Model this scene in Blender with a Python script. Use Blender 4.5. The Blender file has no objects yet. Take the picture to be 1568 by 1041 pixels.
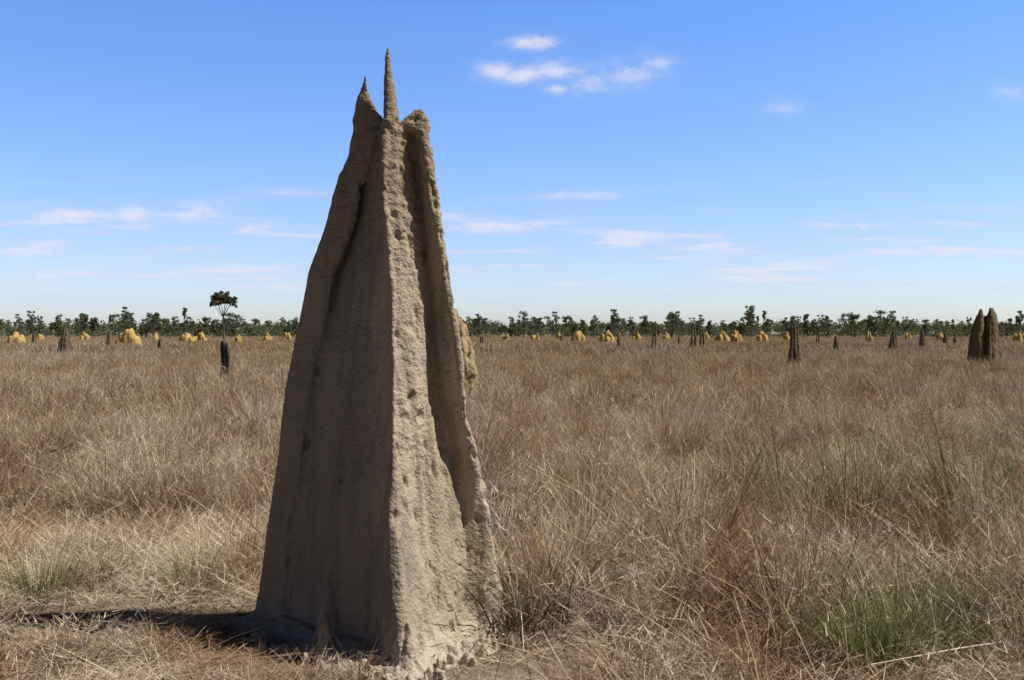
import bpy, math, random
import numpy as np
from mathutils import Vector, noise, Matrix

F = 1524.0; HX = 784.0; HY = 510.0; CAMZ = 1.7
rng = np.random.default_rng(7); random.seed(7)
scene = bpy.context.scene
def W(px, py, d): return ((px-HX)/F*d, d, CAMZ-(py-HY)/F*d)
def XZ(px, d): return (px-HX)/F*d

# ---------------------------------------------------------------- helpers
def link(o): scene.collection.objects.link(o); return o
def mesh_np(name, V, Q, mats=None, mi=None, col=None, smooth=False):
    me = bpy.data.meshes.new(name)
    V = np.asarray(V, dtype=np.float32); Q = np.asarray(Q, dtype=np.int32)
    me.vertices.add(len(V)); me.vertices.foreach_set('co', V.ravel())
    n = len(Q)
    me.loops.add(n*4); me.loops.foreach_set('vertex_index', Q.ravel())
    me.polygons.add(n)
    me.polygons.foreach_set('loop_start', np.arange(0, n*4, 4, dtype=np.int32))
    me.polygons.foreach_set('loop_total', np.full(n, 4, dtype=np.int32))
    for m in (mats or []): me.materials.append(m)
    if mi is not None: me.polygons.foreach_set('material_index', np.asarray(mi, dtype=np.int32))
    if smooth: me.polygons.foreach_set('use_smooth', np.ones(n, dtype=bool))
    me.update(calc_edges=True)
    if col is not None:
        a = me.color_attributes.new('Col', 'FLOAT_COLOR', 'POINT')
        c = np.ones((len(V), 4), dtype=np.float32); c[:, :3] = col
        a.data.foreach_set('color', c.ravel())
    return me

class NT:
    def __init__(s, tree): s.t = tree; s.n = tree.nodes; s.l = tree.links
    def new(s, typ, **kw):
        nd = s.n.new(typ)
        for k, v in kw.items(): setattr(nd, k, v)
        return nd
    def put(s, sock, v):
        if isinstance(v, bpy.types.NodeSocket): s.l.new(v, sock)
        else: sock.default_value = v
    def math(s, op, a, b=None, c=None, clamp=False):
        nd = s.new('ShaderNodeMath', operation=op); nd.use_clamp = clamp
        s.put(nd.inputs[0], a)
        if b is not None: s.put(nd.inputs[1], b)
        if c is not None: s.put(nd.inputs[2], c)
        return nd.outputs[0]
    def mix(s, fac, a, b, typ='MIX'):
        nd = s.new('ShaderNodeMix', data_type='RGBA', blend_type=typ)
        s.put(nd.inputs[0], fac); s.put(nd.inputs[6], a); s.put(nd.inputs[7], b)
        return nd.outputs[2]
    def noise(s, vec, scale, detail=4, rough=0.55, out=0):
        nd = s.new('ShaderNodeTexNoise'); s.put(nd.inputs['Vector'], vec)
        nd.inputs['Scale'].default_value = scale; nd.inputs['Detail'].default_value = detail
        nd.inputs['Roughness'].default_value = rough
        return nd.outputs[out]
    def ramp(s, fac, lo, hi):
        nd = s.new('ShaderNodeMapRange'); s.put(nd.inputs[0], fac)
        nd.inputs[1].default_value = lo; nd.inputs[2].default_value = hi
        nd.interpolation_type = 'SMOOTHSTEP'
        return nd.outputs[0]
    def scalev(s, vec, xyz):
        nd = s.new('ShaderNodeVectorMath', operation='MULTIPLY'); s.put(nd.inputs[0], vec)
        nd.inputs[1].default_value = xyz; return nd.outputs[0]

def new_mat(name):
    m = bpy.data.materials.new(name); m.use_nodes = True
    m.node_tree.nodes.clear(); return m, NT(m.node_tree)
def c4(r, g, b): return (r, g, b, 1.0)
def finish(t, col, rough=0.95, normal=None, spec=0.15):
    b = t.new('ShaderNodeBsdfPrincipled'); o = t.new('ShaderNodeOutputMaterial')
    t.put(b.inputs['Base Color'], col); t.put(b.inputs['Roughness'], rough)
    b.inputs['Specular IOR Level'].default_value = spec
    if normal is not None: t.l.new(normal, b.inputs['Normal'])
    t.l.new(b.outputs[0], o.inputs[0])
def bump(t, h, strength, dist, normal=None):
    b = t.new('ShaderNodeBump'); b.inputs['Strength'].default_value = strength
    b.inputs['Distance'].default_value = dist; t.l.new(h, b.inputs['Height'])
    if normal is not None: t.l.new(normal, b.inputs['Normal'])
    return b.outputs[0]

# ---------------------------------------------------------------- materials
def mound_mat(name, base, dark, pale, fine=1.0, lowpale=True):
    m, t = new_mat(name)
    p = t.new('ShaderNodeNewGeometry').outputs['Position']
    n1 = t.noise(t.scalev(p, (1, 1, 0.35)), 3.0*fine, 4, 0.6)
    n2 = t.noise(p, 22*fine, 3, 0.65)
    n3 = t.noise(t.scalev(p, (1, 1, 0.12)), 11*fine, 4, 0.6)
    n5 = t.noise(t.scalev(p, (1, 1, 0.5)), 1.9*fine, 4, 0.65)
    col = t.mix(t.ramp(n1, 0.35, 0.68), base, pale)
    col = t.mix(t.math('MULTIPLY', t.ramp(n2, 0.50, 0.72), 0.42), col, dark)
    col = t.mix(t.math('MULTIPLY', t.ramp(n3, 0.48, 0.68), 0.5), col, dark)
    if lowpale:
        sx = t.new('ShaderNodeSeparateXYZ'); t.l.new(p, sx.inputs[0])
        # painted shade with some grey weathering on the mound's left flank, in ragged patches
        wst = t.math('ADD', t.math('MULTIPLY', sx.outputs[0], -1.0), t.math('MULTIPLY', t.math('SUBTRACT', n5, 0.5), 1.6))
        flank_shade = t.math('MULTIPLY', t.ramp(wst, 0.50, 0.85), t.ramp(sx.outputs[2], 0.05, 0.35))
        col = t.mix(t.math('MULTIPLY', flank_shade, 0.55), col, c4(0.215, 0.195, 0.17))
        h = t.math('ADD', sx.outputs[2], t.math('MULTIPLY', t.math('SUBTRACT', n1, 0.5), 0.7))
        lo = t.math('SUBTRACT', 1.0, t.ramp(h, 0.0, 0.20))
        col = t.mix(t.math('MULTIPLY', lo, 0.75), col, c4(0.52, 0.455, 0.365))
        hi = t.ramp(sx.outputs[2], 1.7, 3.1)
        col = t.mix(t.math('MULTIPLY', hi, 0.55), col, c4(0.26, 0.19, 0.105))
    else:
        col = t.mix(t.math('MULTIPLY', t.ramp(n5, 0.50, 0.62), 0.5), col, t.mix(0.5, col, dark))
    vo = t.new('ShaderNodeTexVoronoi'); t.l.new(p, vo.inputs['Vector']); vo.inputs['Scale'].default_value = 55*fine
    n4 = t.noise(p, 90*fine, 2, 0.7)
    hh = t.math('ADD', t.math('MULTIPLY', n4, 0.8), t.math('MULTIPLY', vo.outputs['Distance'], 0.8))
    hh = t.math('ADD', hh, t.math('MULTIPLY', n2, 1.6))
    nb = bump(t, hh, 0.5, 0.015/fine)
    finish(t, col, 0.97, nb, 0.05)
    return m
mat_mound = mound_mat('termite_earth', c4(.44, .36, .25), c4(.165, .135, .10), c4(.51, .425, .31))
mat_grey = mound_mat('termite_earth_grey', c4(.16, .125, .085), c4(.08, .06, .042), c4(.25, .185, .10), 0.4, False)
mat_yel = mound_mat('termite_earth_ochre', c4(.60, .39, .13), c4(.34, .21, .08), c4(.64, .46, .19), 0.35, False)

def grass_mat(name, green=False):
    m, t = new_mat(name)
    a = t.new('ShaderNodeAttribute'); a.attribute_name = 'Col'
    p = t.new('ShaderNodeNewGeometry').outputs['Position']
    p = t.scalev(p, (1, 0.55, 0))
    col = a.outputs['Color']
    if not green:
        n1 = t.noise(p, 1.1, 2, 0.65); n3 = t.noise(p, 0.045, 3, 0.65)
        col = t.mix(t.ramp(n1, 0.44, 0.62), col, t.mix(1.0, col, c4(0.72, 0.58, 0.50), 'MULTIPLY'))
        col = t.mix(t.ramp(n3, 0.40, 0.62), col, t.mix(1.0, col, c4(0.90, 0.82, 0.66), 'MULTIPLY'))
    d = t.new('ShaderNodeBsdfDiffuse'); tr = t.new('ShaderNodeBsdfTranslucent'); mx = t.new('ShaderNodeMixShader')
    t.put(d.inputs[0], col); t.put(tr.inputs[0], col); mx.inputs[0].default_value = 0.2
    o = t.new('ShaderNodeOutputMaterial')
    t.l.new(d.outputs[0], mx.inputs[1]); t.l.new(tr.outputs[0], mx.inputs[2]); t.l.new(mx.outputs[0], o.inputs[0])
    return m
mat_grass = grass_mat('dry_grass_blades'); mat_green = grass_mat('green_grass_blades', True)

def simple_mat(name, a, b, scale, bs=0.4, bd=0.02, rough=0.95):
    m, t = new_mat(name)
    p = t.new('ShaderNodeNewGeometry').outputs['Position']
    n = t.noise(p, scale, 4, 0.65)
    finish(t, t.mix(t.ramp(n, 0.35, 0.65), a, b), rough, bump(t, n, bs, bd), 0.1)
    return m
mat_bark = simple_mat('bark', c4(.10, .085, .07), c4(.22, .20, .17), 6)
mat_char = simple_mat('charred_wood', c4(.03, .027, .024), c4(.13, .12, .11), 5)
def leaf_mat(name, a, b, sc=0.6):
    m, t = new_mat(name)
    p = t.new('ShaderNodeNewGeometry').outputs['Position']
    n = t.noise(p, sc, 2, 0.6)
    col = t.mix(t.ramp(n, 0.35, 0.65), a, b)
    d = t.new('ShaderNodeBsdfDiffuse'); tr = t.new('ShaderNodeBsdfTranslucent'); mx = t.new('ShaderNodeMixShader')
    t.put(d.inputs[0], col); t.put(tr.inputs[0], col); mx.inputs[0].default_value = 0.35
    o = t.new('ShaderNodeOutputMaterial')
    t.l.new(d.outputs[0], mx.inputs[1]); t.l.new(tr.outputs[0], mx.inputs[2]); t.l.new(mx.outputs[0], o.inputs[0])
    return m
mat_leaf = leaf_mat('eucalypt_leaves', c4(.105, .125, .07), c4(.185, .205, .11), 0.12)
mat_leaf2 = leaf_mat('tree_leaves', c4(.09, .105, .05), c4(.18, .19, .10), 1.5)

# ground
m, t = new_mat('dry_soil')
p = t.new('ShaderNodeNewGeometry').outputs['Position']
n1 = t.noise(p, 0.8, 4, 0.6); n2 = t.noise(p, 14, 4, 0.7); n3 = t.noise(p, 0.02, 3, 0.6)
col = t.mix(t.ramp(n1, .35, .65), c4(.18, .135, .095), c4(.27, .21, .15))
col = t.mix(t.math('MULTIPLY', t.ramp(n2, .4, .7), 0.6), col, c4(.11, .08, .055))
sy = t.new('ShaderNodeSeparateXYZ'); t.l.new(p, sy.inputs[0])
far = t.ramp(sy.outputs[1], 60, 260)
col = t.mix(far, col, t.mix(t.ramp(n3, .35, .65), c4(.26, .18, .095), c4(.31, .225, .125)))
finish(t, col, 1.0, bump(t, n2, 0.8, 0.04), 0.05)
mat_soil = m

# ---------------------------------------------------------------- ground
ys = np.concatenate([np.linspace(-20, 20, 101), np.geomspace(21, 4000, 40)])
xs = np.concatenate([-np.geomspace(12.5, 4000, 30)[::-1], np.linspace(-12, 12, 61), np.geomspace(12.5, 4000, 30)])
GX, GY = np.meshgrid(xs, ys)
def gz(x, y):
    return 0.03*math.sin(x*1.7+1)*math.sin(y*1.3) + 0.02*noise.noise(Vector((x*2.2, y*2.2, 3)))
GZ = np.array([gz(a, b) if (abs(a) < 40 and b < 60) else 0.0 for a, b in zip(GX.ravel(), GY.ravel())])
V = np.stack([GX.ravel(), GY.ravel(), GZ], 1)
nx, ny = len(xs), len(ys)
i = (np.arange(ny-1)[:, None]*nx+np.arange(nx-1)[None, :]).ravel()
link(bpy.data.objects.new('ground', mesh_np('ground', V, np.stack([i, i+1, i+nx+1, i+nx], 1), [mat_soil], smooth=True)))

# ---------------------------------------------------------------- termite mounds
def interp(rows, n):
    rows = np.array(sorted(rows, key=lambda r: r[0]), dtype=float)
    z = np.linspace(rows[0, 0], rows[-1, 0], n)
    return np.stack([z]+[np.interp(z, rows[:, 0], rows[:, k]) for k in range(1, rows.shape[1])], 1)
def loft(rings):
    V = []; Fc = []; M = len(rings[0])
    for r in rings: V += [tuple(p) for p in r]
    for l in range(len(rings)-1):
        for k in range(M):
            a0 = l*M+k; b0 = l*M+(k+1) % M
            Fc.append((a0, b0, b0+M, a0+M))
    Fc.append(tuple(range(M))[::-1]); Fc.append(tuple(range((len(rings)-1)*M, len(rings)*M)))
    return V, Fc
def fin(rows, n=70, N=12):
    """rows: z, tipx, tipy, tipr, inx, iny, inr -> closed solid"""
    rings = []
    for z, tx, ty, tr, ix, iy, ir in interp(rows, n):
        a = math.atan2(ty-iy, tx-ix) if (abs(tx-ix)+abs(ty-iy)) > 1e-5 else 0.0
        rg = []
        for k in range(N):
            an = a-math.pi/2+math.pi*k/(N-1); rg.append((tx+tr*math.cos(an), ty+tr*math.sin(an), z))
        for k in range(N):
            an = a+math.pi/2+math.pi*k/(N-1); rg.append((ix+ir*math.cos(an), iy+ir*math.sin(an), z))
        rings.append(rg)
    return loft(rings)
def union(name, solids, voxel, smooth_it, mat, disp, origin=(0, 0, 0)):
    V = []; Fc = []
    for v, f in solids:
        o = len(V); V += v; Fc += [tuple(i+o for i in q) for q in f]
    me = bpy.data.meshes.new(name); me.from_pydata(V, [], Fc); me.update()
    ob = link(bpy.data.objects.new(name, me))
    r = ob.modifiers.new('r', 'REMESH'); r.mode = 'VOXEL'; r.voxel_size = voxel
    s = ob.modifiers.new('s', 'SMOOTH'); s.factor = 0.5; s.iterations = smooth_it
    dg = bpy.context.evaluated_depsgraph_get()
    m2 = bpy.data.meshes.new_from_object(ob.evaluated_get(dg))
    ob.modifiers.clear(); ob.data = m2
    nv = len(m2.vertices)
    co = np.empty(nv*3, dtype=np.float32); no = np.empty(nv*3, dtype=np.float32)
    m2.vertices.foreach_get('co', co); m2.vertex_normals.foreach_get('vector', no)
    co = co.reshape(-1, 3); no = no.reshape(-1, 3)
    d = np.array([disp(Vector(c), Vector(q)) for c, q in zip(co.tolist(), no.tolist())], dtype=np.float32)
    co = co+no*d[:, None]
    m2.vertices.foreach_set('co', co.ravel())
    m2.polygons.foreach_set('use_smooth', np.ones(len(m2.polygons), dtype=bool))
    m2.materials.clear(); m2.materials.append(mat); m2.update()
    m2.name = name
    return ob

def zof(y, d): return CAMZ-(y-HY)/F*d
# ridge crest tables: (image row, column, depth, radius)
FT = [(1062, 628, 4.95, .085), (1000, 622, 5.00, .066), (930, 610, 5.05, .055), (850, 604, 5.12, .042), (780, 602, 5.17, .030), (700, 603, 5.24, .020), (600, 603, 5.32, .015),
      (500, 602, 5.40, .014), (450, 601, 5.43, .014), (400, 598, 5.47, .014), (340, 592, 5.51, .014), (300, 588, 5.54, .015), (250, 587, 5.57, .018), (200, 590, 5.61, .026)]
LT = [(985, 384, 5.76, .04), (960, 388, 5.76, .035), (900, 397, 5.77, .03), (800, 408, 5.79, .026), (700, 424, 5.81, .024), (600, 437, 5.83, .022), (560, 445, 5.84, .022), (500, 457, 5.84, .022),
      (420, 471, 5.80, .022), (380, 487, 5.78, .023), (340, 501, 5.77, .024), (300, 510, 5.77, .024), (270, 519, 5.77, .024), (240, 533, 5.77, .024), (210, 540, 5.78, .025)]
RT = [(975, 775, 5.68, .12), (900, 765, 5.69, .09), (800, 750, 5.70, .06), (740, 740, 5.68, .042), (700, 732, 5.65, .032), (640, 719, 5.59, .028), (600, 714, 5.57, .028), (540, 708, 5.55, .030),
      (470, 698, 5.55, .032), (400, 687, 5.56, .033), (340, 678, 5.58, .032), (290, 670, 5.60, .032), (230, 661, 5.63, .032), (200, 655, 5.66, .032)]
def tab(T, side):
    A = []
    for y, x, d, r in T: A.append((zof(y, d), XZ(x+side*r/d*F, d), d, r))
    return np.array(sorted(A))
TF, TL, TR = tab(FT, 0), tab(LT, 1), tab(RT, -1)
def at(T, z): return np.array([np.interp(z, T[:, 0], T[:, 1]), np.interp(z, T[:, 0], T[:, 2])])
ztop = zof(200, 5.7)
rings = []
for z in np.linspace(-.1, ztop, 80):
    f, l, r = at(TF, z), at(TL, z), at(TR, z)
    k = np.interp(z, [0, 1.2, 2.4, ztop], [1, .75, .45, .15])
    up = np.interp(z, [0, 1.6, 2.2, ztop], [0, 0, 1, .8])
    vr = np.interp(z, [0, .45, .9, 1.3, 2.7, ztop], [.01, .03, .07, .135, .145, .12])
    c = (f+l+r)/3+np.array([0, .1])
    def inw(a, b, s, amt):
        p_ = a+(b-a)*s; e = (b-a)/np.linalg.norm(b-a); nrm = np.array([-e[1], e[0]])
        if np.dot(nrm, c-p_) < 0: nrm = -nrm
        return p_+nrm*amt*min(1, np.linalg.norm(b-a)/.38)
    cl = .055
    P = [f+(c-f)*.02, inw(f, l, .25, cl*.8), inw(f, l, .55, cl+.03*up), inw(f, l, .82, cl*.9+.06*up), l+(c-l)*.02,
         l+np.array([.12, .30])*k, (l+r)/2+np.array([0, .48])*k, r+np.array([-.12, .32])*k, r+np.array([0.0, .14])*k,
         r+(c-r)*.02, inw(f, r, .90, vr*.9+.01), inw(f, r, .76, vr+.01), inw(f, r, .56, vr*.35+.01), inw(f, r, .25, .012)]
    rings.append([(p_[0], p_[1], z) for p_ in P])
solids = [loft(rings)]
# crumbly skirt round the foot
rings = []
f, l, r = at(TF, 0), at(TL, 0), at(TR, 0); cc = (f+l+r)/3+np.array([0, .15])
base = [f, f*.67+l*.33, f*.33+l*.67, l, l+np.array([.12, .32]), (l+r)/2+np.array([0, .5]), r+np.array([-.1, .34]), r+np.array([.02, .12]), r, r*.6+f*.4, r*.25+f*.75]
for z, o in [(-.12, .26), (.0, .18), (.03, .12), (.055, .05), (.075, -.02)]:
    rings.append([tuple(b+(b-cc)/np.linalg.norm(b-cc)*o*(1+.5*math.sin(i_*2.3)))+(z,) for i_, b in enumerate(base)])
solids.append(loft(rings))
def ridge(T, depth_in, extra):
    rows = []
    for z, x, y, r in T:
        c = (at(TF, z)+at(TL, z)+at(TR, z))/3
        if T is TR: c = c+np.array([.12, .3])
        v = c-np.array([x, y]); L_ = np.linalg.norm(v); q = np.array([x, y])+v*min(1, depth_in/L_)
        rows.append((z, x, y, r, q[0], q[1], r*1.3))
    return rows+extra
def er(y, x, d, r, xi, di, ri): return (zof(y, d), XZ(x, d), d, r, XZ(xi, di), di, ri)
solids.append(fin(ridge(TF, .12, [er(180, 597, 5.63, .040, 601, 5.72, .048), er(165, 597, 5.65, .034, 599, 5.71, .038), er(145, 596, 5.66, .030, 598, 5.71, .032), er(120, 595, 5.675, .024, 596, 5.70, .024), er(100, 594, 5.68, .017, 594, 5.70, .017), er(86, 594, 5.69, .011, 594, 5.70, .010), er(70, 595, 5.70, .005, 595, 5.70, .005)]), 110))
solids.append(fin(ridge(TL, .13, [er(195, 547, 5.78, .026, 584, 5.74, .030), er(175, 549, 5.78, .025, 574, 5.75, .022), er(155, 552, 5.78, .022, 566, 5.76, .018), er(143, 555, 5.78, .018, 563, 5.77, .014), er(132, 558, 5.78, .012, 561, 5.77, .010), er(117, 560, 5.78, .006, 560, 5.77, .006)]), 110))
solids.append(fin(ridge(TR, .14, [er(196, 652, 5.67, .032, 612, 5.70, .034), er(188, 651, 5.68, .028, 620, 5.70, .028), er(180, 649, 5.69, .022, 629, 5.70, .020), er(168, 645, 5.70, .010, 638, 5.70, .010)]), 110))
def cone(cx, cy, z0, z1, r0, r1, lean=(0, 0)):
    rows = []
    for k in range(7):
        s = k/6; r = r0+(r1-r0)*s**0.8
        if k == 6: r *= 0.4
        x = cx+lean[0]*s; y = cy+lean[1]*s
        rows.append((z0+(z1-z0)*s, x+.001, y, r, x-.001, y, r))
    return fin(rows, 16, 6)
solids.append(fin([(-.1, -1.00, 5.40, .09, -.75, 5.8, .25), (.3, -.99, 5.46, .06, -.75, 5.8, .25), (.9, -.95, 5.56, .03, -.75, 5.8, .15), (1.5, -.9, 5.66, .01, -.72, 5.8, .08)]))
x, y, z = W(494, 1000, 5.20)
solids.append(cone(x, y, -.1, .24, .06, .022, (.0, .02)))
r_ = random.Random(3)
for k in range(170):
    s = r_.random(); a_, b_ = ((-1.5, 5.68), (-.54, 4.90)) if k % 5 < 3 else ((-.44, 4.86), (-.02, 5.60))
    cx = a_[0]+(b_[0]-a_[0])*s+r_.uniform(-.12, .08); cy = a_[1]+(b_[1]-a_[1])*s-r_.uniform(-.03, .18); q = r_.uniform(.007, .026)
    solids.append(cone(cx, cy, -.06, q*1.0+gz(cx, cy)+.04, q*1.5, q*.6))
NZ = noise.noise; FRC = noise.fractal
def disp_main(c, n):
    z = c.z
    k = min(1.0, max(0.12, (3.1-z)/1.5))
    low = max(0, 1-z/.30)
    left = min(1, max(0, (-n.x-.15)*3))           # smoother weather side
    q = 1-.82*left
    fl = NZ(Vector((c.x*6, c.y*6, z*0.8)))*0.020*k
    f2 = NZ(Vector((c.x*15+5, c.y*15, z*1.6)))*(0.009+.005*(1-left))*k*(1-.3*left)
    md = NZ(Vector((c.x*9, c.y*9, z*9+4)))*(0.006+.014*low)*k*q
    lw = NZ(Vector((c.x*24, c.y*24, z*24)))*.012*low
    fi = FRC(Vector((c.x*30, c.y*30, z*30)), 1.0, 2.0, 3)*0.0048*q
    sm = min(1, max(0, NZ(Vector((c.x*2, c.y*2, z*1.2)))+.3+(.7 if z > 2 else 0)+low))
    pit = max(0, NZ(Vector((c.x*20, c.y*20, z*10+9)))-.25)*-.05*q
    rg = NZ(Vector((c.x*9, c.y*9, z*26)))*.009*max(0, min(1, (z-2.0)))*(1 if z < 2.95 else .4)
    return fl+f2+md+lw+fi*(.45+1.3*sm)*(1 if z < 2.95 else .6)+pit*(1 if z < 2.95 else .4)+rg
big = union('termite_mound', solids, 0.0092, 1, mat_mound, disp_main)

def bg_mound(px, ytop, d, wpx, kind, seed, name='termite_mound'):
    r = random.Random(seed); s = F/d
    h = CAMZ+(HY-ytop)/s; w = wpx/s; X = XZ(px, d); sol = []
    if kind == 'spire':
        npk = r.choice([2, 3]) if w > 0.7 else r.choice([1, 2])
        for k in range(npk):
            off = 0 if npk == 1 else (k/(npk-1)-.5)*w*.38
            hh = h*(1 if k == npk//2 else r.uniform(.78, .95))
            rows = []
            ba = w*(.30 if npk > 1 else .44)
            for q in range(13):
                u = q/12
                ww = ba*((1-u**1.5)**.75)*(1-.25*u)+.01
                cx = X+off*(1-.4*u); cy = d
                ax = math.radians(52); ex = math.cos(ax)*ww; ey = math.sin(ax)*ww*1.3
                rows.append((u*hh-.05*(1-u), cx+ex*.35, cy+ey, ww*.45, cx-ex*.35, cy-ey, ww*.40))
            sol.append(fin(rows, 34, 6))
        vx = max(.03, w/34); amp = w*.035
        mat = mat_grey
    elif kind == 'slab':
        def piece(x0, x1, y0, y1, r0, r1, hh):
            rows = []
            for q in range(13):
                u = q/12; s0 = 1-.34*u**1.3; rr = (r0+(r1-r0)*u)*math.sqrt(max(.05, 1-u**6))
                rows.append((u*hh-.05*(1-u), X+x1*w*s0+.03*w*u, d+y1, rr*w, X+x0*w*s0+.03*w*u, d+y0, rr*w))
            sol.append(fin(rows, 36, 8))
        piece(-.30, .32, .15, .2, .16, .09, h*.88)
        piece(.10, .28, -.12, .1, .18, .095, h)
        piece(-.30, -.14, -.22, .1, .16, .075, h*.975)
        piece(-.02, .04, -.42, .1, .07, .03, h*.72)
        vx = .032; amp = w*.03; mat = mat_grey
    else:
        for k in range(r.randint(9, 14)):
            a = r.uniform(0, 6.28); q = math.sqrt(r.random())*.38*w
            cx = X+math.cos(a)*q; cy = d+math.sin(a)*q*.7
            hh = h*(1-.45*(q/(.38*w))**1.5)*r.uniform(.85, 1.02); rr = w*r.uniform(.12, .19)
            rows = []
            for j in range(8):
                u = j/7; ww = rr*(1.1-.35*u)*math.sqrt(max(.02, 1-u**5))
                rows.append((u*hh-.05*(1-u), cx+.001, cy, ww, cx-.001, cy, ww))
            sol.append(fin(rows, 16, 6))
        vx = max(.07, w/24); amp = w*.03; mat = mat_yel
    fs = 5/max(w, .4)
    return union(name, sol, vx, 1, mat, lambda c, n: (NZ(Vector((c.x*fs, c.y*fs, c.z*fs*.4+seed)))+.5*NZ(Vector((c.x*fs*2.3, c.y*fs*2.3, c.z*fs*1.6))))*amp)

SP = [(100, 497, 66, 26), (245, 513, 80, 14), (168, 503, 100, 14), (738, 504, 120, 12), (948, 511, 95, 14), (1002, 497, 85, 17), (1062, 496, 95, 18), (1075, 500, 97, 15),
      (1217, 489, 43, 34), (1280, 509, 75, 16), (1368, 502, 85, 24), (1412, 500, 100, 16), (1447, 505, 120, 14), (1040, 510, 110, 10), (650, 505, 90, 14), (1252, 507, 130, 11),
      (1330, 509, 140, 10), (52, 508, 130, 10), (860, 509, 150, 10), (1462, 507, 120, 10)]
for k, a in enumerate(SP): bg_mound(*a, 'spire', 11+k*3)
bg_mound(1508, 471, 45, 60, 'slab', 77)
CA = [(25, 503, 130, 30), (197, 500, 120, 40), (288, 505, 150, 26), (308, 506, 155, 20), (365, 509, 140, 14), (410, 506, 160, 16), (885, 500, 150, 24), (930, 503, 145, 26), (1105, 503, 150, 24), (1128, 501, 140, 22),
      (1167, 503, 150, 22), (1560, 503, 150, 24), (1330, 505, 170, 16), (775, 507, 180, 16), (1205, 506, 180, 14), (60, 507, 190, 16), (440, 505, 190, 16), (1440, 507, 190, 16), (570, 505, 170, 24), (1020, 507, 210, 14),
      (130, 507, 200, 16), (240, 507, 200, 16), (820, 506, 190, 16), (855, 506, 200, 14), (1080, 505, 200, 16), (1390, 507, 210, 16), (975, 506, 190, 14)]
for k, a in enumerate(CA): bg_mound(*a, 'cath', 101+k*7)
def bulky(px, ytop, d, wpx):
    s = F/d; h = CAMZ+(HY-ytop)/s; w = wpx/s; X = XZ(px, d); sol = []
    for ox, hh, rr in [(-.12, 1, .26), (.05, .93, .27), (.22, .74, .22), (-.3, .8, .2), (.33, .5, .16)]:
        rows = []
        for j in range(10):
            u = j/9; ww = w*rr*(1.15-.45*u)*math.sqrt(max(.02, 1-u**4))
            rows.append((u*hh*h-.05*(1-u), X+ox*w+.001, d, ww, X+ox*w-.001, d, ww))
        sol.append(fin(rows, 24, 8))
    return union('termite_mound', sol, .03, 2, mound_mat('termite_earth_tan', c4(.46, .34, .18), c4(.25, .17, .09), c4(.50, .38, .22), .5, False), lambda c, n: NZ(Vector((c.x*6, c.y*6, c.z*2.5)))*.07+NZ(Vector((c.x*14, c.y*14, c.z*9)))*.03)
bulky(704, 472, 22, 60)

# ---------------------------------------------------------------- trees
def tube(pts, rad, N=6):
    pts = np.array(pts, float); V = []; Q = []
    for i, (p, r) in enumerate(zip(pts, rad)):
        d = pts[min(i+1, len(pts)-1)]-pts[max(i-1, 0)]; d /= np.linalg.norm(d)+1e-9
        a = np.cross(d, [0.3, 1, 0.1]); a /= np.linalg.norm(a); b = np.cross(d, a)
        for k in range(N):
            an = 2*math.pi*k/N; V.append(p+r*(a*math.cos(an)+b*math.sin(an)))
    for i in range(len(pts)-1):
        for k in range(N):
            a0 = i*N+k; b0 = i*N+(k+1) % N; Q.append((a0, b0, b0+N, a0+N))
    return np.array(V), np.array(Q)
def leaves(centers, rads, per, size, g):
    C = np.repeat(centers, per, 0); R = np.repeat(rads, per)[:, None]
    n = len(C)
    u = g.normal(size=(n, 3)); u /= np.linalg.norm(u, axis=1)[:, None]
    P = C+u*R*(g.random((n, 1))**.5)*np.array([1, 1, .8])
    a = g.normal(size=(n, 3)); a /= np.linalg.norm(a, axis=1)[:, None]
    b = np.cross(a, g.normal(size=(n, 3))); b /= np.linalg.norm(b, axis=1)[:, None]
    s = size*(.6+.8*g.random((n, 1)))
    V = np.stack([P-a*s-b*s*.5, P+a*s-b*s*.5, P+a*s+b*s*.5, P-a*s+b*s*.5], 1).reshape(-1, 3)
    return V, np.arange(n*4).reshape(n, 4)
def tree(g, H, R, base, ncl, per, lsize, tr=.12):
    parts = []
    lean = g.normal(size=2)*.05*H
    pts = np.array([(0, 0, -.1), (lean[0]*.3, lean[1]*.3, base*.6), (lean[0]*.6, lean[1]*.6, base+(H-base)*.3), (lean[0], lean[1], base+(H-base)*.7)])
    parts.append((*tube(pts, [tr, tr*.8, tr*.6, tr*.3]), 0))
    cs = []; rs = []
    for k in range(ncl):
        u = g.random()**.8
        a = g.random()*6.28; q = math.sqrt(g.random())*R*(1-.55*u)*(.5+.5*min(1, u*3))
        zz = base+(H-base)*(.08+.84*u)
        st = pts[2] if u < .5 else pts[3]
        c = np.array([st[0]+math.cos(a)*q, st[1]+math.sin(a)*q, zz])
        cs.append(c); rs.append(R*g.uniform(.2, .38))
        s0 = pts[1] if u < .35 else pts[2]
        parts.append((*tube([s0, s0*.5+c*.5+np.array([0, 0, -.1]), c], [tr*.4, tr*.28, tr*.1], 4), 0))
    parts.append((*leaves(np.array(cs), np.array(rs), per, lsize, g), 1))
    return parts
def merge(items):
    V = []; Q = []; M = []; o = 0
    for v, q, m_ in items:
        V.append(v); Q.append(q+o); M.append(np.full(len(q), m_)); o += len(v)
    return np.concatenate(V), np.concatenate(Q), np.concatenate(M)
g = np.random.default_rng(3)
protos = []
for k in range(16):
    H = g.uniform(5.8, 9.0)
    protos.append(merge(tree(g, H, g.uniform(1.3, 2.7), H*g.uniform(.10, .38), int(g.integers(12, 24)), 40, .14, .13)))
V = []; Q = []; M = []; o_ = 0
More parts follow.
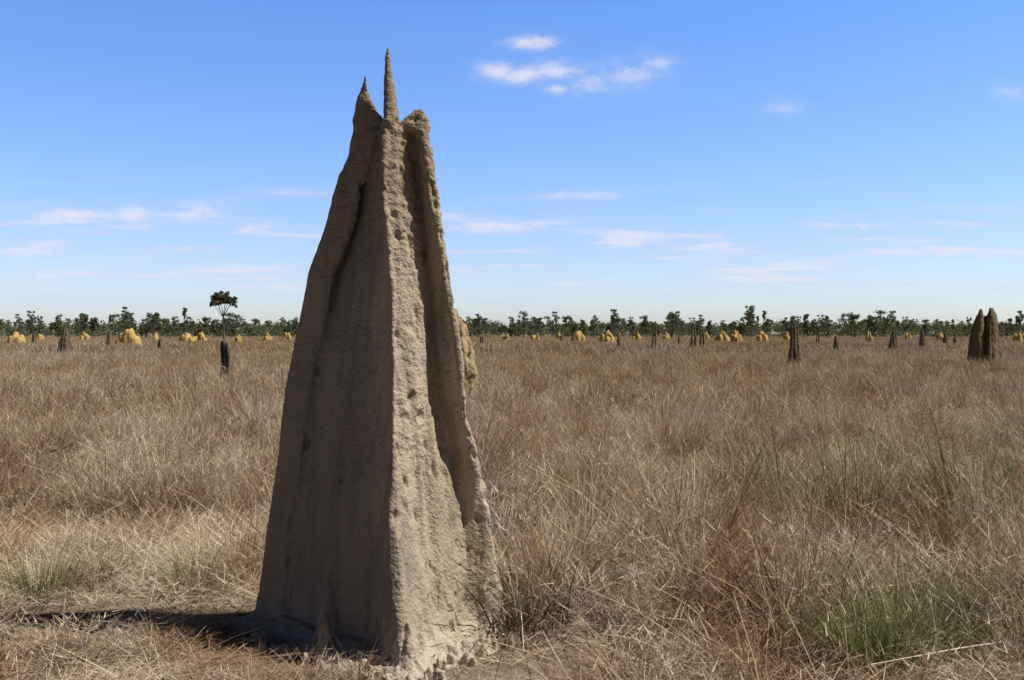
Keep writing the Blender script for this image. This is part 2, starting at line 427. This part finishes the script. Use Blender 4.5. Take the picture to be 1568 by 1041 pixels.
for k in range(740):
    d = g.uniform(250, 330) if k < 270 else g.uniform(330, 470)
    x = g.uniform(-.70, .70)*d
    dens = NZ(Vector((x/d*9, d*.01, 0)))
    if k < 270 and dens < -.10 and g.random() < .6: continue
    v, q, mm = protos[g.integers(16)]
    s = g.uniform(.5, 1.05)*(1+.28*dens)
    if d > 330: s *= 1.08
    a = g.random()*6.28; ca, sa = math.cos(a), math.sin(a)
    vv = v*s
    vv = np.stack([vv[:, 0]*ca-vv[:, 1]*sa+x, vv[:, 0]*sa+vv[:, 1]*ca+d, vv[:, 2]], 1)
    V.append(vv); Q.append(q+o_); M.append(mm); o_ += len(vv)
n = 3600; d = g.uniform(300, 500, n); x = g.uniform(-.72, .72, n)*d
cs = np.stack([x, d, g.uniform(.8, 4.8, n)], 1)
v, q = leaves(cs, g.uniform(1.0, 2.6, n), 26, .3, g)
V.append(v); Q.append(q+o_); M.append(np.ones(len(q)))
link(bpy.data.objects.new('distant_trees', mesh_np('distant_trees', np.concatenate(V), np.concatenate(Q), [mat_bark, mat_leaf], np.concatenate(M))))

# round-topped tree
d = 60; s = F/d; X0 = XZ(342, d); H = CAMZ+(HY-442)/s
parts = []; fork = np.array([X0, d, CAMZ+(HY-486)/s])
parts.append((*tube([(X0+.12, d, -.1), (X0+.05, d, 1.2), fork], [.08, .065, .05]), 0))
cs = []; rs = []
for k in range(90):
    a = g.random()*6.28; q = math.sqrt(g.random())*.78
    zz = H-.14-.40*(q/.8)**2-g.random()*.78*(1-.35*q)
    c = np.array([X0+math.cos(a)*q, d+math.sin(a)*q, zz]); cs.append(c); rs.append(g.uniform(.09, .17))
    if k < 11:
        mid = fork*.5+c*.5+np.array([(c[0]-fork[0])*.02, 0, .05])
        parts.append((*tube([fork, mid, c], [.024, .016, .008], 5), 0))
parts.append((*leaves(np.array(cs), np.array(rs), 44, .038, g), 1))
V, Q, M = merge(parts)
link(bpy.data.objects.new('eucalyptus_tree', mesh_np('eucalyptus_tree', V, Q, [mat_bark, mat_leaf2], M)))
# charred stump
d = 31; s = F/d; X0 = XZ(345, d); H = CAMZ+(HY-520)/s
def dispst(c, n): return NZ(Vector((c.x*14, c.y*14, c.z*2)))*.035
union('tree_stump', [fin([(-.1, X0+.06, d, .15, X0-.06, d, .15), (.6, X0+.03, d, .10, X0-.03, d, .11), (H-.25, X0+.03, d, .10, X0-.04, d, .09), (H-.05, X0-.03, d, .06, X0-.07, d, .05), (H, X0-.05, d, .02, X0-.06, d, .02)], 30, 8),
   fin([(H-.5, X0+.06, d, .06, X0+.02, d, .06), (H-.12, X0+.08, d, .03, X0+.06, d, .03)], 12, 6)], .025, 1, mat_char, dispst)

# ---------------------------------------------------------------- grass
PAL = dict(straw=(.82, .69, .49), tan=(.64, .495, .33), brown=(.38, .26, .17), red=(.42, .26, .175), grey=(.54, .48, .41), green=(.26, .30, .10), dark=(.11, .08, .06), white=(.94, .86, .70))
def blades(root, az, h, lean, curve, w, col, g, nlev=4, dark=.45):
    n = len(root); t = np.linspace(0, 1, nlev)[None, :, None]
    dirv = np.stack([np.cos(az), np.sin(az), np.zeros(n)], 1)[:, None, :]
    hh = h[:, None, None]; L = lean[:, None, None]; C = curve[:, None, None]
    horiz = (L*t+C*t*t)*hh
    zz = np.sqrt(np.clip(1-(L+C*t*.8)**2*.75, .02, 1))*t*hh
    P = root[:, None, :]+dirv*horiz+np.concatenate([np.zeros((n, nlev, 2)), zz], 2)
    wa = g.random(n)*6.28
    wd = np.stack([np.cos(wa), np.sin(wa), g.normal(size=n)*.2], 1)[:, None, :]
    ww = (w[:, None, None]*.5)*(1-.8*t**1.5)
    A = P-wd*ww; B = P+wd*ww
    V = np.stack([A, B], 2).reshape(n*nlev*2, 3)
    b = (np.arange(n)*nlev*2)[:, None]+(np.arange(nlev-1)*2)[None, :]
    b = b.ravel(); Q = np.stack([b, b+1, b+3, b+2], 1)
    cc = np.repeat(col, nlev*2, 0)
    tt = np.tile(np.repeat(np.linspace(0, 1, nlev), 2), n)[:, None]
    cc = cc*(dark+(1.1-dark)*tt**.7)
    return V, Q, cc, P
def pick(g, n, w):
    ks = list(w); pr = np.array([w[k] for k in ks], float); pr /= pr.sum()
    c = np.array([PAL[k] for k in ks])[g.choice(len(ks), n, p=pr)]
    return c*g.uniform(.68, 1.18, (n, 1))
def patch(name, seed, size, n, hmin, hmax, wid, weights, tufts, flat=0.0, heads=.3, mat=None, wind=.3, spread=.09, loose_f=.22, longs=0.06, hn=3, leanf=.50):
    g = np.random.default_rng(seed)
    tc = (g.random((tufts, 2))-.5)*size; th = g.uniform(.42, 1.22, tufts)
    taz = g.normal(size=tufts)*.8
    ti = g.integers(0, tufts, n)
    off = g.normal(size=(n, 2))*spread
    loose = g.random(n) < loose_f
    xy = np.where(loose[:, None], (g.random((n, 2))-.5)*size, tc[ti]+off)
    root = np.concatenate([xy, np.full((n, 1), -.02)], 1)
    az = np.where(loose, g.random(n)*6.28, np.arctan2(off[:, 1], off[:, 0])+g.normal(size=n)*.8)
    wx = np.cos(az)+wind*2*np.cos(taz[ti]); wy = np.sin(az)+wind*2*np.sin(taz[ti])
    az = np.arctan2(wy, wx)
    h = g.uniform(hmin, hmax, n)*np.where(loose, .65, th[ti])
    lean = np.abs(g.normal(size=n)*leanf)+flat; curve = np.abs(g.normal(size=n)*.42)
    lg = g.random(n) < longs
    h = np.where(lg, h*1.35, h); lean = np.where(lg, np.abs(g.normal(size=n)*.6), lean)
    if flat > 0: lean = np.clip(lean, .8, 1.1); curve *= .3
    lean = np.clip(lean, 0, 1.1)
    w = wid*g.uniform(.5, 1.5, n)
    tcol = pick(g, tufts, weights); bc = pick(g, n, weights)
    col = .66*tcol[ti]+.34*bc
    brt = g.random(n) < .13
    col = np.where(brt[:, None], np.array(PAL['white'])*g.uniform(.8, 1.04, (n, 1)), col)
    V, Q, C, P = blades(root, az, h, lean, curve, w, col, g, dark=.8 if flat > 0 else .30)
    Vs = [V]; Qs = [Q]; Cs = [C]; o = len(V)
    if heads > 0:
        m_ = int(n*heads); idx = g.choice(n, m_, replace=False)
        ii = np.repeat(idx, hn); tt = g.uniform(.0, 1, len(ii))[:, None]
        r = P[ii, 2]*(1-tt)+P[ii, 3]*tt
        hl = g.uniform(.03, .11, len(ii))*(hmax/.6)
        cc = pick(g, len(ii), dict(straw=4, white=1, grey=2, tan=3))
        v, q, c, _ = blades(r, g.random(len(ii))*6.28, hl, g.uniform(.2, .9, len(ii)), g.uniform(0, .6, len(ii)), np.full(len(ii), wid*1.1), cc, g, 2, dark=.85)
        Vs.append(v); Qs.append(q+o); Cs.append(c)
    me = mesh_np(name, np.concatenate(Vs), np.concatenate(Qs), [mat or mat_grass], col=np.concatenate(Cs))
    return bpy.data.objects.new(name, me)
def collection(name, obs):
    c = bpy.data.collections.new(name)
    for o in obs: c.objects.link(o)
    return c
def scatter(name, coll, pts, rot, scl, idx):
    me = bpy.data.meshes.new(name); n = len(pts)
    me.vertices.add(n); me.vertices.foreach_set('co', np.asarray(pts, np.float32).ravel())
    a = me.attributes.new('rot', 'FLOAT_VECTOR', 'POINT'); a.data.foreach_set('vector', np.asarray(rot, np.float32).ravel())
    a = me.attributes.new('scl', 'FLOAT_VECTOR', 'POINT'); a.data.foreach_set('vector', np.asarray(scl, np.float32).ravel())
    a = me.attributes.new('idx', 'INT', 'POINT'); a.data.foreach_set('value', np.asarray(idx, np.int32).ravel())
    ob = link(bpy.data.objects.new(name, me))
    ng = bpy.data.node_groups.new(name+'_gn', 'GeometryNodeTree')
    ng.interface.new_socket('Geometry', in_out='INPUT', socket_type='NodeSocketGeometry')
    ng.interface.new_socket('Geometry', in_out='OUTPUT', socket_type='NodeSocketGeometry')
    N = ng.nodes; L = ng.links
    gi = N.new('NodeGroupInput'); go = N.new('NodeGroupOutput')
    ci = N.new('GeometryNodeCollectionInfo'); ci.inputs['Collection'].default_value = coll
    ci.inputs['Separate Children'].default_value = True; ci.inputs['Reset Children'].default_value = True
    ip = N.new('GeometryNodeInstanceOnPoints'); ip.inputs['Pick Instance'].default_value = True
    def na(nm, ty):
        q = N.new('GeometryNodeInputNamedAttribute'); q.data_type = ty; q.inputs[0].default_value = nm; return q.outputs[0]
    L.new(gi.outputs[0], ip.inputs['Points']); L.new(ci.outputs[0], ip.inputs['Instance'])
    L.new(na('idx', 'INT'), ip.inputs['Instance Index']); L.new(na('rot', 'FLOAT_VECTOR'), ip.inputs['Rotation']); L.new(na('scl', 'FLOAT_VECTOR'), ip.inputs['Scale'])
    L.new(ip.outputs[0], go.inputs[0])
    md = ob.modifiers.new('scatter', 'NODES'); md.node_group = ng
    return ob
base_w = dict(straw=4.6, tan=4.4, brown=2, red=1.4, grey=2.2, green=.9, dark=1.0)
red_w = dict(straw=2.5, tan=3, brown=3, red=3, grey=1.6, dark=1.0)
far_w = dict(straw=2.2, tan=5, brown=3, red=1, grey=1.0, green=1.3, dark=.4)
straw_w = dict(straw=6, tan=3, brown=1, grey=1.2, white=2)
grn_w = dict(straw=2.5, tan=2, green=9, grey=.6)
near = [patch('gp_%02d' % k, 20+k, 1.0, 900, .26, .68, .0060, base_w, 4, spread=.10) for k in range(5)]
near += [patch('gp_%02d' % (5+k), 40+k, 1.0, 950, .22, .52, .0050, red_w, 6) for k in range(2)]
near += [patch('gp_%02d' % (7+k), 50+k, 1.1, 650, .2, .55, .0056, straw_w, 9, flat=.8, heads=.1) for k in range(3)]
near += [patch('gp_%02d' % (10+k), 60+k, 1.0, 900, .25, .60, .0056, grn_w, 4) for k in range(1)]
# sparse bleached flower stalks
near += [patch('gp_%02d' % (11+k), 70+k, 1.2, 60, .45, .85, .0078, dict(straw=3, white=4), 8, spread=.15, leanf=.55, heads=.5, loose_f=.5, longs=.2) for k in range(2)]
cn = collection('grass_near', near)
n2 = [patch('gn_%02d' % k, 220+k, 2.4, 4500, .26, .72, .0068, base_w, 14, spread=.11, loose_f=.26, heads=.25) for k in range(4)]
n2 += [patch('gn_%02d' % (4+k), 230+k, 2.4, 4500, .24, .60, .0064, red_w, 17, spread=.11, loose_f=.26, heads=.25) for k in range(1)]
n2 += [patch('gn_%02d' % (5+k), 240+k, 2.4, 4400, .24, .62, .0064, grn_w, 17, spread=.11, loose_f=.26, heads=.25) for k in range(1)]
cn2 = collection('grass_near_wide', n2)
mid = [patch('gm_%02d' % k, 80+k, 3.8, 6200, .30, .72, .011, base_w, 42, heads=.2, spread=.14, hn=2, leanf=.42) for k in range(3)]
mid += [patch('gm_%02d' % (3+k), 90+k, 3.8, 6200, .28, .68, .011, far_w, 42, heads=.2, spread=.14, hn=2, leanf=.42) for k in range(2)]
cm = collection('grass_mid', mid)
farp = [patch('gf_%02d' % k, 120+k, 16.0, 12500, .35, .74, .040, far_w, 380, heads=0, spread=.34, leanf=.4) for k in range(4)]
cf = collection('grass_far', farp)

def mound_clear(x, y):
    A = [(-1.55, 5.80), (-.48, 4.86), (.02, 5.62), (-.45, 6.2), (-1.3, 6.2)]
    dmin = 1e9; inside = True
    for i in range(5):
        x1, y1 = A[i]; x2, y2 = A[(i+1) % 5]
        ex, ey = x2-x1, y2-y1; l = math.hypot(ex, ey)
        s = ((x-x1)*-ey+(y-y1)*ex)/l
        if s < 0: inside = False
        tt = min(1, max(0, ((x-x1)*ex+(y-y1)*ey)/l/l)); dmin = min(dmin, math.hypot(x-x1-tt*ex, y-y1-tt*ey))
    return -dmin if inside else dmin
pts = []; rot = []; scl = []; idx = []
R = random.Random(5)
def add(x, y, s, sz, k, tilt=.05, full=False):
    pts.append((x, y, gz(x, y) if y < 60 else 0)); rot.append((R.uniform(-tilt, tilt), R.uniform(-tilt, tilt), R.uniform(-3.1, 3.1) if full else R.choice([R.uniform(-.8, .8), R.uniform(-.8, .8), R.uniform(-3.1, 3.1)])))
    scl.append((s, s, s*sz)); idx.append(k)
y = 3.2
while y < 9.8:
    hw = .60*y+1.4; x = -hw
    while x < hw:
        px = x+R.uniform(-.3, .3); py = y+R.uniform(-.3, .3)
        x += .75
        if py > 7.6 and px > -1.0: continue
        dm = mound_clear(px, py)
        nz = NZ(Vector((px*.55, py*.4, 0))); n2_ = NZ(Vector((px*1.1+9, py*1.1, 5)))
        shade = -2.9 < px < -1.2 and 5.5 < py < 6.35
        if dm > .1 and not shade: add(px, py, R.uniform(.8, 1.1) if dm > .6 else .45, .5, R.choice([7, 8, 9]), .03)
        flat = (-6.0 < px < -1.7 and 6.7 < py < 8.9) or (-1.7 < px < -.9 and 6.3 < py < 7)
        if dm < .40:
            if dm > .12: add(px, py, .3, .5, R.choice([7, 8, 9, 5]), .03)
            continue
        if flat:
            if R.random() < .4: add(px, py, .7, .6, R.choice([0, 1, 2, 3, 4, 10]))
            add(px, py, 1.1, .9, R.choice([7, 8, 9])); add(px+.3, py+.3, 1.0, 1.1, R.choice([7, 8, 9])); continue
        if shade:
            add(px, py, .6, .25, R.choice([7, 8, 9])); continue
        sz = .95+.9*nz+.5*n2_; s = R.uniform(.85, 1.2)
        if py < 6.6:
            k = R.choice([5, 6, 5, 6, 0, 1, 2]); sz *= .65 if px < 0.3 else .85
            if py < 5: sz *= .75
            if -2.2 < px < .4 and py < 5.9: s *= .6
            if -3.4 < px < -1.2 and 5.0 < py < 5.9: sz *= .7
        else: k = R.choice([0, 1, 2, 3, 4, 5, 6, 10])
        if nz+.4*n2_ < -.38:
            add(px, py, .8, .5, k); continue
        add(px, py, s, min(1.4, max(.4, sz)), k)
        if px > .2 and R.random() < .6 or py > 6.5: add(px+.2, py-.1, min(1, s), min(1.1, max(.5, sz)), R.choice([11, 12]), .05, True)
        if s < .75: add(px+.3, py+.1, s, max(.4, sz), k)
    y += .66
scatter('dry_grass', cn, pts, rot, scl, idx)
pts, rot, scl, idx = [], [], [], []
y = 8.4
while y < 18:
    hw = .60*y+1.6; x = -hw
    while x < hw:
        px = x+R.uniform(-.3, .3); py = y+R.uniform(-.3, .3); x += 2.0
        if y < 10 and px < .1: continue
        nz = NZ(Vector((px*.35, py*.3, 7)))
        add(px, py, R.uniform(.95, 1.15), .95+.6*nz, R.choice([0, 1, 2, 3, 4, 5, 0, 1, 2]), .04)
    y += 1.75
scatter('dry_grass', cn2, pts, rot, scl, idx)
pts, rot, scl, idx = [], [], [], []
y = 19.5
while y < 57:
    hw = .60*y+2; x = -hw
    while x < hw:
        px = x+R.uniform(-.5, .5); py = y+R.uniform(-.5, .5)
        add(px, py, R.uniform(.98, 1.15), .95+.4*NZ(Vector((px*.3, py*.2, 0))), R.choice([0, 1, 2, 3]) if py < 28 else R.choice([0, 1, 3, 4, 3, 4]), .02, True); x += 3.4
    y += 3.1
scatter('dry_grass', cm, pts, rot, scl, idx)
pts, rot, scl, idx = [], [], [], []
y = 63
while y < 320:
    hw = .60*y+8; x = -hw
    while x < hw:
        add(x+R.uniform(-2, 2), y+R.uniform(-2, 2), R.uniform(.98, 1.12), R.uniform(.8, 1.0), R.randrange(4), .004, True); x += 14.5
    y += 13.5
scatter('dry_grass', cf, pts, rot, scl, idx)

def tuft(name, px, py, d, n, r, hmin, hmax, seed, weights, wmax=.007):
    g = np.random.default_rng(seed)
    off = g.normal(size=(n, 2))*r
    root = np.concatenate([off+[XZ(px, d), d], np.full((n, 1), 0.0)], 1)
    az = np.arctan2(off[:, 1], off[:, 0])+g.normal(size=n)*.5
    V, Q, C, P = blades(root, az, g.uniform(hmin, hmax, n), np.abs(g.normal(size=n)*.35), np.abs(g.normal(size=n)*.4), g.uniform(.003, wmax, n), pick(g, n, weights), g, 5)
    link(bpy.data.objects.new(name, mesh_np(name, V, Q, [mat_green], col=C)))
GW = dict(green=9, straw=1.2, tan=1.2, dark=.5)
tuft('green_grass_tuft', 1335, 1000, 5.0, 560, .13, .2, .42, 1, GW)
tuft('green_grass_tuft', 1395, 960, 5.3, 560, .17, .25, .56, 2, GW)
tuft('green_grass_tuft', 1290, 985, 5.2, 260, .11, .2, .38, 7, GW)
tuft('green_grass_tuft', 1500, 930, 5.6, 300, .16, .25, .5, 12, GW)
tuft('green_grass_tuft', 792, 950, 5.75, 180, .05, .12, .40, 3, GW)
tuft('green_grass_tuft', 300, 900, 6.7, 200, .10, .14, .34, 4, GW)
tuft('green_grass_tuft', 70, 890, 6.4, 240, .12, .16, .40, 5, GW)
tuft('green_grass_tuft', 905, 770, 9.0, 260, .22, .3, .66, 8, GW)
tuft('green_grass_tuft', 60, 660, 13, 260, .25, .3, .72, 9, GW)
tuft('green_grass_tuft', 1080, 840, 7.2, 260, .18, .25, .6, 10, GW)
tuft('dry_grass_tuft', 545, 990, 4.92, 22, .04, .12, .30, 6, dict(red=3, brown=3, dark=2), .005)

# ---------------------------------------------------------------- light, sky
el = math.radians(54); a = math.radians(3)
sv = Vector((math.cos(el)*math.cos(a), -math.cos(el)*math.sin(a), math.sin(el)))
ld = bpy.data.lights.new('sun', 'SUN'); ld.energy = 5.0; ld.angle = math.radians(.53); ld.color = (1, .965, .90)
lo = link(bpy.data.objects.new('sun', ld)); lo.rotation_euler = sv.to_track_quat('Z', 'Y').to_euler()
w = bpy.data.worlds.new('World'); scene.world = w; w.use_nodes = True
w.node_tree.nodes.clear(); t = NT(w.node_tree)
sky = t.new('ShaderNodeTexSky', sky_type='NISHITA'); sky.sun_disc = False
sky.sun_elevation = el; sky.sun_rotation = math.atan2(sv.x, sv.y); sky.air_density = 1.0; sky.dust_density = .6; sky.ozone_density = 1.6
tc = t.new('ShaderNodeTexCoord').outputs['Generated']
sp = t.new('ShaderNodeSeparateXYZ'); t.l.new(tc, sp.inputs[0])
yy = t.math('MAXIMUM', sp.outputs[1], 0.05)
u = t.math('DIVIDE', sp.outputs[0], yy); v = t.math('DIVIDE', sp.outputs[2], yy)
uv = t.new('ShaderNodeCombineXYZ'); t.put(uv.inputs[0], u); t.put(uv.inputs[1], v)
nA = t.noise(t.scalev(uv.outputs[0], (1, 2.2, 1)), 22, 4, .62); nB = t.noise(t.scalev(uv.outputs[0], (1, 2.0, 1)), 75, 2, .6)
CL = [(812, 66, 50, 13, .8), (760, 110, 38, 16, .85), (800, 116, 48, 17, .85), (850, 110, 52, 18, .8), (852, 136, 24, 11, .65), (905, 130, 52, 19, .6), (960, 115, 66, 27, .6), (1000, 95, 40, 18, .58),
      (1205, 165, 42, 16, .5), (1548, 140, 40, 17, .45), (120, 330, 85, 13, .65), (205, 326, 46, 16, .6), (312, 323, 60, 16, .72), (390, 346, 60, 13, .65), (35, 383, 85, 14, .65), (465, 295, 65, 8, .5),
      (755, 350, 120, 14, .65), (955, 370, 50, 13, .65), (1085, 381, 110, 10, .62), (1280, 346, 85, 10, .62), (890, 298, 75, 8, .5), (290, 382, 80, 9, .55), (100, 420, 140, 12, .55), (1440, 385, 110, 8, .5), (1180, 410, 170, 9, .5)]
tot = None
for px, py, sx, sz, st in CL:
    kx = F/sx*.95; ky = F/sz*.95
    ma = t.new('ShaderNodeVectorMath', operation='MULTIPLY_ADD'); t.l.new(uv.outputs[0], ma.inputs[0])
    ma.inputs[1].default_value = (kx, ky, 0); ma.inputs[2].default_value = (-(px-HX)/F*kx, -(HY-py)/F*ky, 0)
    dt = t.new('ShaderNodeVectorMath', operation='DOT_PRODUCT'); t.l.new(ma.outputs[0], dt.inputs[0]); t.l.new(ma.outputs[0], dt.inputs[1])
    e = t.math('SUBTRACT', math.log(st), dt.outputs['Value'])
    tot = e if tot is None else t.math('MAXIMUM', tot, e)
tot = t.math('EXPONENT', tot)
nn = t.math('ADD', t.math('MULTIPLY', nA, .62), t.math('MULTIPLY', nB, .38))
msk = t.math('MULTIPLY', tot, t.ramp(t.math('ADD', nn, t.math('MULTIPLY', tot, .30)), .36, .84))
nC = t.noise(t.scalev(uv.outputs[0], (.22, 2.2, 1)), 26, 4, .6)
band = t.math('MULTIPLY', t.ramp(v, .01, .05), t.math('SUBTRACT', 1.0, t.ramp(v, .08, .18)))
st2 = t.math('MULTIPLY', t.math('MULTIPLY', t.ramp(nC, .42, .70), band), .65)
msk = t.math('ADD', msk, st2, clamp=True)
hs = t.new('ShaderNodeHueSaturation'); hs.inputs['Saturation'].default_value = 1.10; t.l.new(sky.outputs[0], hs.inputs['Color'])
gr = t.new('ShaderNodeValToRGB'); t.l.new(sp.outputs[2], gr.inputs[0]); e = gr.color_ramp.elements
def sc(r, g_, b): return (r/2.2, g_/2.2, b/2.2, 1)
e[0].position = 0.0; e[0].color = sc(1.32, 1.45, 1.9); e[1].position = 1.0; e[1].color = sc(.14, .16, .2)
for p_, c_ in [(.08, (1.24, 1.35, 1.82)), (.18, (1.22, 1.40, 1.88)), (.31, (1.08, 1.42, 2.05)), (.40, (.45, .58, .78)), (.6, (.18, .21, .28))]:  # darkening added overhead, above the view, to cut fill on the mound
    q = e.new(p_); q.color = sc(*c_)
colsky = t.mix(1.0, hs.outputs[0], gr.outputs[0], 'MULTIPLY')
colsky = t.mix(1.0, colsky, c4(2.2, 2.2, 2.2), 'MULTIPLY')
# dimming added to the sky behind and beside the camera, to cut fill light
dp = t.math('MULTIPLY', t.ramp(sp.outputs[1], -.15, .65), t.ramp(sp.outputs[0], -.85, -.46))
colsky = t.mix(dp, t.mix(1.0, colsky, c4(.22, .23, .26), 'MULTIPLY'), colsky)
ccol = t.mix(t.ramp(msk, .1, .6), c4(5.8, 6.3, 8.4), c4(8.2, 7.9, 8.9))
fin_ = t.mix(msk, colsky, ccol)
bg = t.new('ShaderNodeBackground'); t.put(bg.inputs[0], fin_); bg.inputs[1].default_value = .10
wo = t.new('ShaderNodeOutputWorld'); t.l.new(bg.outputs[0], wo.inputs[0])

# ---------------------------------------------------------------- camera
cd = bpy.data.cameras.new('camera'); cd.lens = 35; cd.sensor_width = 36; cd.clip_end = 9000; cd.clip_start = .05
co = link(bpy.data.objects.new('camera', cd)); co.location = (0, 0, CAMZ)
co.rotation_euler = (math.radians(90)-math.atan((520.5-HY)/F), 0, 0)
scene.camera = co
scene.view_settings.view_transform = 'Standard'; scene.view_settings.look = 'None'; scene.view_settings.exposure = 0
